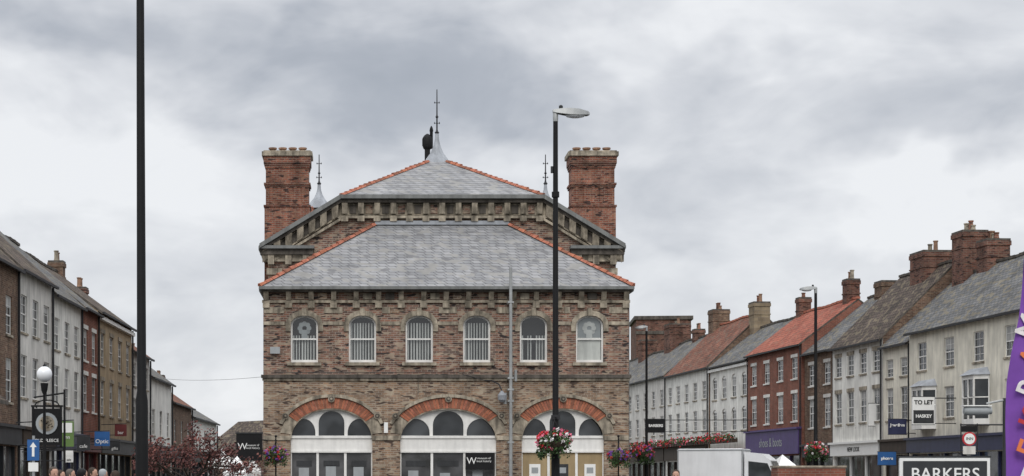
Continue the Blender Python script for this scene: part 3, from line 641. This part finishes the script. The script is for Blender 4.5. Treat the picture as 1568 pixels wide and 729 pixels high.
for i in range(6):
    a=i*math.pi/5; b.tube((.28*math.cos(a),0,z+.44+.12*math.sin(a)),(.28*math.cos(a+.6),0,z+.44+.12*math.sin(a+.6)),.015,.015,'black',6)
b.tube((0,-.05,z+.02),(0,-.031,z+.02),.25,.25,'frost',20); b.tube((0,-.06,z+.02),(0,-.05,z+.02),.18,.18,'stone',16)
foliage(b,(0,-.065,z+.02),(.15,.004,.15),40,.03,['black','brownp','ochre'],.0)
b.tube((.40,.0,0),(.40,0,z+.8),.03,.025,'black'); b.tube((.40,0,z+.72),(-.3,0,z+.62),.02,.02,'black')
b.obj('sign',P); text(P,'OLD FLEECE',(0,-.04,z-.37),.10,'whitep')
p=W(51,690,36); P=empty('parking_sign',(p.x,36,0)); b=B(); z=p.z
b.box(-.12,.12,-.01,.01,z-.2,z+.22,'bluep'); b.box(-.025,.025,-.016,-.011,z-.12,z+.08,'whitep'); b.poly([(-.07,-.014,z+.07),(.07,-.014,z+.07),(0,-.014,z+.17)],'whitep'); b.tube((0,.03,0),(0,.03,z+.3),.028,.028,'galv'); b.box(-.1,.1,-.01,.01,z-.42,z-.24,'whitep'); b.obj('sign',P)
for (x0,x1,y0,y1,D,k1,k2,tx) in ((93,113,645,684,64,'greenp','whitep','inn'),(145,168,661,683,80,'bluep','whitep','Optic'),(118,138,668,690,74,'dgrey','whitep','cafe'),(176,194,650,668,90,'maroon','whitep','bar'),(100,112,690,708,66,'whitep','black','sale'),(168,184,676,690,86,'dgrey','whitep','gifts')):
    a=W(x0,y1,D); c=W(x1,y0,D); P=empty('projecting_shop_sign',((a.x+c.x)/2,D,0)); b=B(); w2=(c.x-a.x)/2
    b.box(-w2,w2,-.05,.05,a.z,c.z,k1); b.box(-w2*.8,w2*.8,-.06,-.051,a.z+(c.z-a.z)*.55,c.z-.06,k2 if k1=='greenp' else k1); b.tube((-w2-1.6,0,c.z-.05),(w2,0,c.z+.04),.02,.02,'iron'); b.tube((-w2-1.6,0,a.z+.05),(-w2,0,a.z+.06),.02,.02,'iron')
    b.obj('board',P); text(P,tx,(0,-.065,(a.z+c.z)/2-.12),(x1-x0)*D/F*.38,k2)
b=B(); p0=W(250,580,108); p1=W(402,577,79); prev=p0
for i in range(1,15):
    f=i/14; q=p0.lerp(p1,f)-Vector((0,0,.12*4*f*(1-f))); b.tube(prev,q,.009,.009,'gutter',5); prev=q
b.obj('overhead_cable')
# ------------------------------------------------------------ right signs
def board(name,x0,x1,y0,y1,D,k,lines,post=False,arm=0):
    a=W(x0,y1,D); c=W(x1,y0,D); P=empty(name,((a.x+c.x)/2,D,0)); b=B(); w2=(c.x-a.x)/2
    b.box(-w2,w2,-.03,.03,a.z,c.z,k); b.box(-w2-.02,w2+.02,-.035,.035,c.z,c.z+.03,'dgrey'); b.box(-w2-.02,w2+.02,-.035,.035,a.z-.03,a.z,'dgrey')
    if post: b.tube((w2*.9,.05,0),(w2*.9,.05,c.z),.04,.04,'galv')
    if arm: b.tube((-w2,.05,c.z-.05),(w2+arm,.05,c.z-.05),.025,.025,'iron'); b.tube((w2,.05,a.z+.05),(w2+arm,.05,a.z+.05),.02,.02,'iron')
    b.obj('panel',P)
    for (tx,fx,fz,s,kk) in lines: text(P,tx,(fx*w2,-.04,a.z+(c.z-a.z)*fz),s,kk,off=.008)
    return P,a,c,w2
P,a,c_,w2=board('estate_agent_sign',1397,1431,608,650,85,'whitep',[('TO LET',0,.8,.27,'black'),('HASKEY',0,.3,.21,'whitep')],arm=1.6)
b=B(); b.box(-w2+.04,w2-.04,-.036,-.031,a.z+.05,a.z+(c_.z-a.z)*.52,'dgrey'); b.obj('dark_panel',P)
board('blue_shop_sign',1360,1388,642,665,90,'navy',[('Jewellers',0,.6,.2,'whitep')],arm=.9)
board('blue_shop_sign',1344,1372,692,712,88,'bluep',[('phones',0,.5,.2,'whitep')],arm=1.2)
board('black_shop_sign',990,1018,642,662,118,'black',[('BARBERS',0,.5,.24,'whitep')],arm=6)
board('white_shop_sign',1330,1350,618,652,96,'whitep',[],arm=.8)
board('grey_shop_sign',1310,1330,640,655,99,'render2',[],arm=.8)
p=W(1484,672,70); P=empty('round_hanging_sign',(p.x,70,0)); b=B(); b.tube((0,-.04,p.z),(0,.04,p.z),.27,.27,'redp',20); b.tube((0,-.055,p.z),(0,-.041,p.z),.21,.21,'whitep',20); b.box(-.24,.24,-.03,.03,p.z-.6,p.z-.29,'render2'); b.box(-.3,.3,-.025,.025,p.z+.27,p.z+.5,'black'); b.tube((-.35,0,p.z+.55),(3.6,0,p.z+.55),.03,.03,'iron'); b.tube((-.32,.0,p.z-.62),(-.32,0,p.z+.6),.025,.025,'iron'); b.tube((.32,.0,p.z-.62),(.32,0,p.z+.6),.025,.025,'iron'); b.obj('sign',P)
text(P,'INN',(0,-.06,p.z),.16,'black')
p=W(1497,629,50); P=empty('security_camera_post',(p.x+.75,50,0)); b=B(); b.tube((0,0,0),(0,0,p.z+.35),.06,.05,'dgrey'); b.tube((0,0,p.z+.3),(-.5,0,p.z+.2),.03,.03,'galv')
c=B()
prof=[(.02,-.4),(.1,-.38),(.13,-.3),(.13,.25),(.1,.33),(.1,.38)]
n=16
for r_,xx in prof:
    for j in range(n): a=2*math.pi*j/n; c.v.append((-.75+xx,r_*math.cos(a),p.z+r_*math.sin(a)))
mi=c.m('frost')
for q in range(len(prof)-1):
    for j in range(n): c.f.append((q*n+j,q*n+(j+1)%n,(q+1)*n+(j+1)%n,(q+1)*n+j)); c.mi.append(mi)
c.poly([c.v[5*n+j] for j in range(n)],'black'); c.poly([c.v[j] for j in range(n)],'frost')
c.box(-1.18,-.4,-.15,.15,p.z+.12,p.z+.15,'whitep'); b.obj('post',P); c.obj('camera_housing',P)
P,a,c_,w2=board('shop_name_board',1377,1515,701,790,30,'whitep',[])
a=W(1382,790,30); c=W(1510,706,30); b=B(); b.box(-(c.x-a.x)/2,(c.x-a.x)/2,-.045,-.031,a.z+.03,c.z,'dgrey'); b.tube((-.6,.06,0),(-.6,.06,1.8),.04,.04,'iron'); b.tube((.6,.06,0),(.6,.06,1.8),.04,.04,'iron'); b.obj('dark_field',P)
text(P,'BARKERS',(0,-.05,1.69),.285,'whitep',off=.002); text(P,'of the high street',(0,-.05,1.42),.14,'whitep')
P=empty('feather_flag',(W(1600,735,20).x,20,0)); b=B(); pole=[(0,0),(0,2.2),(-.02,3.2),(-.1,3.8),(-.22,4.1)]
for p,q in zip(pole[:-1],pole[1:]): b.tube((p[0],0,p[1]),(q[0],0,q[1]),.02,.015,'whitep',8)
b.box(-.4,.4,-.03,.03,.0,.05,'iron'); b.box(-.03,.03,-.4,.4,.001,.051,'iron')
b.obj('pole',P); f=B()
edge=[(.6,-.43),(1.6,-.455),(2.2,-.445),(2.7,-.42),(3.0,-.38),(3.4,-.31),(3.7,-.28),(3.95,-.26),(4.07,-.24)]
def pol(z): 
    for (a,b_) in zip(pole[:-1],pole[1:]):
        if a[1]<=z<=b_[1]: t=(z-a[1])/(b_[1]-a[1]); return a[0]+(b_[0]-a[0])*t
    return pole[-1][0]
yy=lambda t,z:.04*math.sin(t*6+z*3)-.02
for (z0,x0),(z1,x1) in zip(edge[:-1],edge[1:]):
    for j in range(3):
        za,zb=z0+(z1-z0)*j/3,z0+(z1-z0)*(j+1)/3; xa,xb=x0+(x1-x0)*j/3,x0+(x1-x0)*(j+1)/3
        for i in range(6):
            t0,t1=i/6,(i+1)/6; r0,r1=pol(za),pol(zb)
            f.poly([(xa+(r0-xa)*t0,yy(t0,za),za),(xa+(r0-xa)*t1,yy(t1,za),za),(xb+(r1-xb)*t1,yy(t1,zb),zb),(xb+(r1-xb)*t0,yy(t0,zb),zb)],'purplef')
f.obj('cloth',P,smooth=True)
for i,(ch,kk) in enumerate(zip('MARKET','wowrow')):
    text(P,ch,(-.2+.03*(i%2),-.075,3.3-i*.34),.34,{'o':'orangep','r':'redp','w':'fwhite'}[kk],ry=-1.2,off=.006)
# ------------------------------------------------------------ box truck
p=W(1118,735,82); P=empty('white_box_truck',(p.x,82,0),math.radians(-22)); b=B()
b.box(-2.2,.75,-1.05,1.05,.85,3.02,'vanwhite'); b.obj('cargo_box',P,bevel=.06)
b=B(); b.box(-2.22,.77,-1.07,1.07,2.93,2.99,'frost'); 
for x in (-2.2,.71): b.box(x,x+.05,-1.065,-1.055,.86,2.92,'frost')
b.obj('trim_rails',P); c=B()
prof=[(.82,.5),(2.45,.5),(2.5,1.2),(2.35,1.6),(1.95,2.5),(1.6,2.78),(.82,2.86)]
n=len(prof)
for i in range(n): 
    a,d=prof[i],prof[(i+1)%n]; c.poly([(a[0],-.98,a[1]),(d[0],-.98,d[1]),(d[0],.98,d[1]),(a[0],.98,a[1])],'vanwhite')
for s in (-1,1): c.poly([(a[0],s*.98,a[1]) for a in prof],'vanwhite')
c.poly([(2.365,-.85,1.62),(2.365,.85,1.62),(1.98,.85,2.46),(1.98,-.85,2.46)],'glass'); 
for s in (-1,1): c.poly([(1.0,s*.985,1.6),(2.2,s*.985,1.6),(1.85,s*.985,2.35),(1.0,s*.985,2.45)],'glass'); c.box(2.1,2.25,min(s*1.0,s*1.25),max(s*1.0,s*1.25),1.55,1.95,'black')
c.box(-2.2,2.4,-.9,.9,.45,.8,'iron'); c.box(2.4,2.56,-.95,.95,.35,.7,'dgrey')
c.obj('cab',P); d=B()
for x in (-1.5,1.7):
    for s in (-1,1): d.tube((x,s*1.0,.42),(x,s*.72,.42),.42,.42,'tyre',20); d.tube((x,s*1.01,.42),(x,s*.98,.42),.22,.22,'galv',14)
d.obj('wheels',P)
a=W(1191,713,55); c=W(1295,713,55); P=empty('brick_planter_wall',((a.x+c.x)/2,55,0)); b=B(); w2=(c.x-a.x)/2
b.box(-w2,w2,0,.9,0,a.z-.06,'redbrick'); b.box(-w2-.03,w2+.03,-.03,.93,a.z-.058,a.z+.0,'stone'); b.obj('wall',P)
# ------------------------------------------------------------ people (heads just reach the frame)
def person(x,y,h,rz,top,hair):
    P=empty('pedestrian',(x,y,0),rz); s=h/1.75
    V=[];E=[];Rr=[]
    def v(p,r,par=None):
        V.append(tuple(q*s for q in p)); Rr.append(r*s); i=len(V)-1
        if par is not None: E.append((par,i))
        return i
    pel=v((0,0,.95),.15); ab=v((0,0,1.1),.135,pel); ch=v((0,.0,1.33),.16,ab); nk=v((0,0,1.47),.06,ch); v((0,-.01,1.53),.055,nk)
    for sd in (-1,1):
        hp=v((sd*.09,0,.88),.095,pel); kn=v((sd*.1,-.05*sd,.5),.065,hp); an=v((sd*.1,.06*sd,.09),.045,kn); v((sd*.1,.06*sd-.14,.04),.04,an)
        sh=v((sd*.19,0,1.4),.065,ch); el=v((sd*.25,.02,1.12),.045,sh); wr=v((sd*.24,-.1,.9),.03,el); pm=v((sd*.24,-.13,.83),.032,wr)
        for q in range(4): f1=v((sd*.24+(-.03+.02*q),-.15,.77),.009,pm); v((sd*.24+(-.03+.02*q),-.15,.72+.008*abs(q-1)),.008,f1)
        f1=v((sd*.21,-.17,.8),.01,pm); v((sd*.205,-.19,.76),.009,f1)
    me=bpy.data.meshes.new('body'); me.from_pydata(V,E,[]); o=bpy.data.objects.new('body',me); sc.collection.objects.link(o); o.parent=P
    m=o.modifiers.new('skin','SKIN'); 
    for i,r_ in enumerate(Rr): me.skin_vertices[0].data[i].radius=(r_,r_*.8); 
    me.skin_vertices[0].data[0].use_root=True
    ss=o.modifiers.new('sub','SUBSURF'); ss.levels=1; ss.render_levels=1
    me.materials.append(M[top])
    hd=B(); z=1.64*s
    prof=[(.005,-.12),(.05,-.11),(.072,-.06),(.08,0),(.082,.05),(.07,.09),(.04,.115),(.004,.122)]
    hd.lathe((0,-.01,z),[(a*s,q*s) for a,q in prof],'skin',16,sy=1.15)
    hd.hexa([(x_*s,y_*s-.01,z+z_*s) for x_,y_,z_ in ((-.014,-.085,-.03),(.014,-.085,-.03),(.014,-.115,-.03),(-.014,-.115,-.03),(-.006,-.085,.02),(.006,-.085,.02),(.006,-.095,.02),(-.006,-.095,.02))],'skin')
    for sd in (-1,1):
        hd.lathe((sd*.03*s,-.1*s,z+.0),[(.001,-.008),(.01,0),(.001,.008)],'black',8); hd.lathe((sd*.083*s,0,z-.02),[(.004,-.02),(.013,0),(.012,.02),(.003,.03)],'skin',8)
    hd.box(-.024*s,.024*s,-.098*s,-.088*s,z-.062*s,z-.055*s,'redp')
    hd.lathe((0,.012,z+.02*s),[(.07*s,-.08*s),(.088*s,-.02*s),(.09*s,.05*s),(.076*s,.09*s),(.045*s,.115*s),(.004,.125*s)],hair,14,sy=1.12)
    hd.obj('head',P,smooth=True)
random.seed(5)
for (px,D,h,tp,hr) in ((82,37,1.84,'navy','brownp'),(93,41,1.80,'redp','bark'),(108,44,1.84,'render2','stoned'),(126,36,1.80,'dgrey','black'),(142,42,1.86,'maroon','bark'),(158,46,1.85,'bluep','frost'),(176,40,1.78,'ochre','bark'),(1035,44,1.82,'navy','bark')):
    person((px-560)*D/F,D,h,random.uniform(-2.5,2.5),tp,hr)
# ------------------------------------------------------------ ground
def sheet(name,pts,z,k):
    b=B(); b.poly([(x,y,z) for x,y in pts],k); return b.obj(name)
sheet('ground',[(-2500,-2500),(2500,-2500),(2500,2500),(-2500,2500)],-.01,'grass')
sheet('road',[(-11,-60),(30,-60),(26,50),(17.5,170),(-7,170),(-11.2,60)],.0,'asphalt')
b=B()
b.hexa([(-24,-60,-.005),(-11,-60,-.005),(-9,170,-.005),(-24,170,-.005),(-24,-60,.12),(-11,-60,.12),(-9,170,.12),(-24,170,.12)],'paving'); 
b.hexa([(29,-60,-.005),(48,-60,-.005),(30,175,-.005),(16,175,-.005),(29,-60,.12),(48,-60,.12),(30,175,.12),(16,175,.12)],'paving')
b.box(-6.5,13.5,73,110,-.005,.12,'paving'); b.obj('pavement')
b=B()
for i in range(30): b.box(7.9,8.05,-40+i*4,-38+i*4,.001,.005,'whitep')
for i in range(22): b.box(20,24.8,20+i*2.6,20.1+i*2.6,.001,.005,'whitep')
b.obj('road_markings')
# ------------------------------------------------------------ world
w=bpy.data.worlds.new('World'); sc.world=w; w.use_nodes=True; nt=w.node_tree; nt.nodes.clear()
out=nt.nodes.new('ShaderNodeOutputWorld'); bg=nt.nodes.new('ShaderNodeBackground'); nt.links.new(bg.outputs[0],out.inputs[0])
EL,AZ=math.radians(42),math.radians(184)
sky=nt.nodes.new('ShaderNodeTexSky'); sky.sky_type='NISHITA'; sky.sun_disc=False; sky.sun_elevation=EL; sky.sun_rotation=AZ
tc=nt.nodes.new('ShaderNodeTexCoord').outputs['Generated']
def mth(op,a,b=None,c=None,clamp=False):
    n=nt.nodes.new('ShaderNodeMath'); n.operation=op; n.use_clamp=clamp
    for i,v in enumerate((a,b,c)):
        if v is None: continue
        if isinstance(v,(int,float)): n.inputs[i].default_value=v
        else: nt.links.new(v,n.inputs[i])
    return n.outputs[0]
def vm(op,a,b):
    n=nt.nodes.new('ShaderNodeVectorMath'); n.operation=op
    for i,v in enumerate((a,b)):
        if isinstance(v,tuple): n.inputs[i].default_value=v
        elif v is not None: nt.links.new(v,n.inputs[i])
    return n
wn=nt.nodes.new('ShaderNodeTexNoise'); wn.inputs['Scale'].default_value=9; wn.inputs['Detail'].default_value=4; wn.inputs['Roughness'].default_value=.55
st=vm('MULTIPLY',tc,(1,1,1.8)).outputs[0]; nt.links.new(st,wn.inputs['Vector'])
wc=vm('SUBTRACT',wn.outputs['Color'],(.5,.5,.5)).outputs[0]; wc=vm('MULTIPLY',wc,(.20,.1,.11)).outputs[0]
dirw=vm('ADD',tc,wc).outputs[0]
def blob(px,py,rx,ry,amp):
    d=Vector(((px-PX0)/F,1,(HY-py)/F)).normalized()
    s=vm('SUBTRACT',dirw,tuple(d)).outputs[0]; s=vm('MULTIPLY',s,(F/rx,2.0,F/ry)).outputs[0]
    l=vm('LENGTH',s,None).outputs['Value']
    mr=nt.nodes.new('ShaderNodeMapRange'); mr.interpolation_type='SMOOTHSTEP'; nt.links.new(l,mr.inputs[0]); mr.inputs[1].default_value=1.3; mr.inputs[2].default_value=.2; mr.inputs[3].default_value=0; mr.inputs[4].default_value=amp
    return mr.outputs[0]
tot=None
for bl in ((570,110,420,130,-.50),(1420,165,330,105,-.36),(1060,320,220,60,-.28),(50,40,190,60,-.34),(90,250,330,110,.20),(1010,65,170,60,.25),(1350,300,380,50,.18),(250,500,300,50,-.14),(830,190,150,60,-.16)):
    v=blob(*bl); tot=v if tot is None else mth('ADD',tot,v)
n1=nt.nodes.new('ShaderNodeTexNoise'); n1.inputs['Scale'].default_value=10; n1.inputs['Detail'].default_value=5; n1.inputs['Roughness'].default_value=.55; n1.inputs['Distortion'].default_value=.6
st2=vm('MULTIPLY',tc,(1,1,1.9)).outputs[0]; nt.links.new(st2,n1.inputs['Vector'])
n2=nt.nodes.new('ShaderNodeTexNoise'); n2.inputs['Scale'].default_value=30; n2.inputs['Detail'].default_value=3; n2.inputs['Distortion'].default_value=.5; nt.links.new(st2,n2.inputs['Vector'])
val=mth('ADD',mth('ADD',tot,.83),mth('MULTIPLY',mth('SUBTRACT',n1.outputs['Fac'],.5),.7))
val=mth('ADD',val,mth('MULTIPLY',mth('SUBTRACT',n2.outputs['Fac'],.5),.25),clamp=True)
rc=nt.nodes.new('ShaderNodeValToRGB'); nt.links.new(val,rc.inputs[0]); e=rc.color_ramp.elements
e[0].position=.05; e[0].color=(.34,.375,.43,1); e[1].position=1; e[1].color=(.87,.885,.91,1)
x=e.new(.38); x.color=(.455,.485,.54,1); x=e.new(.72); x.color=(.68,.70,.74,1)
sep=nt.nodes.new('ShaderNodeSeparateXYZ'); nt.links.new(tc,sep.inputs[0])
elev=mth('MULTIPLY_ADD',mth('MAXIMUM',mth('SUBTRACT',sep.outputs[2],.27),0),2.2,1.0)
cl=vm('SCALE',rc.outputs[0],None); nt.links.new(mth('MULTIPLY',elev,10),cl.inputs['Scale'])
mx=nt.nodes.new('ShaderNodeMix'); mx.data_type='RGBA'; mx.inputs[0].default_value=.95; nt.links.new(sky.outputs[0],mx.inputs[6]); nt.links.new(cl.outputs[0],mx.inputs[7])
nt.links.new(mx.outputs[2],bg.inputs[0]); bg.inputs[1].default_value=.1
sun=bpy.data.lights.new('sun','SUN'); sun.energy=1.25; sun.angle=math.radians(25); sun.color=(1,.96,.9)
so=bpy.data.objects.new('sun',sun); sc.collection.objects.link(so)
d=Vector((math.sin(AZ)*math.cos(EL),math.cos(AZ)*math.cos(EL),math.sin(EL))); so.rotation_euler=(-d).to_track_quat('-Z','Y').to_euler()
cam=bpy.data.cameras.new('camera'); cam.sensor_width=36; cam.lens=36*F/1568; cam.clip_end=6000; cam.clip_start=.1
cam.shift_x=(784-PX0)/1568; cam.shift_y=(HY-364.5)/1568
co=bpy.data.objects.new('camera',cam); co.location=(0,0,CAMZ); co.rotation_euler=(math.pi/2,0,0); sc.collection.objects.link(co); sc.camera=co
sc.view_settings.view_transform='Standard'; sc.view_settings.look='None'; sc.view_settings.exposure=0
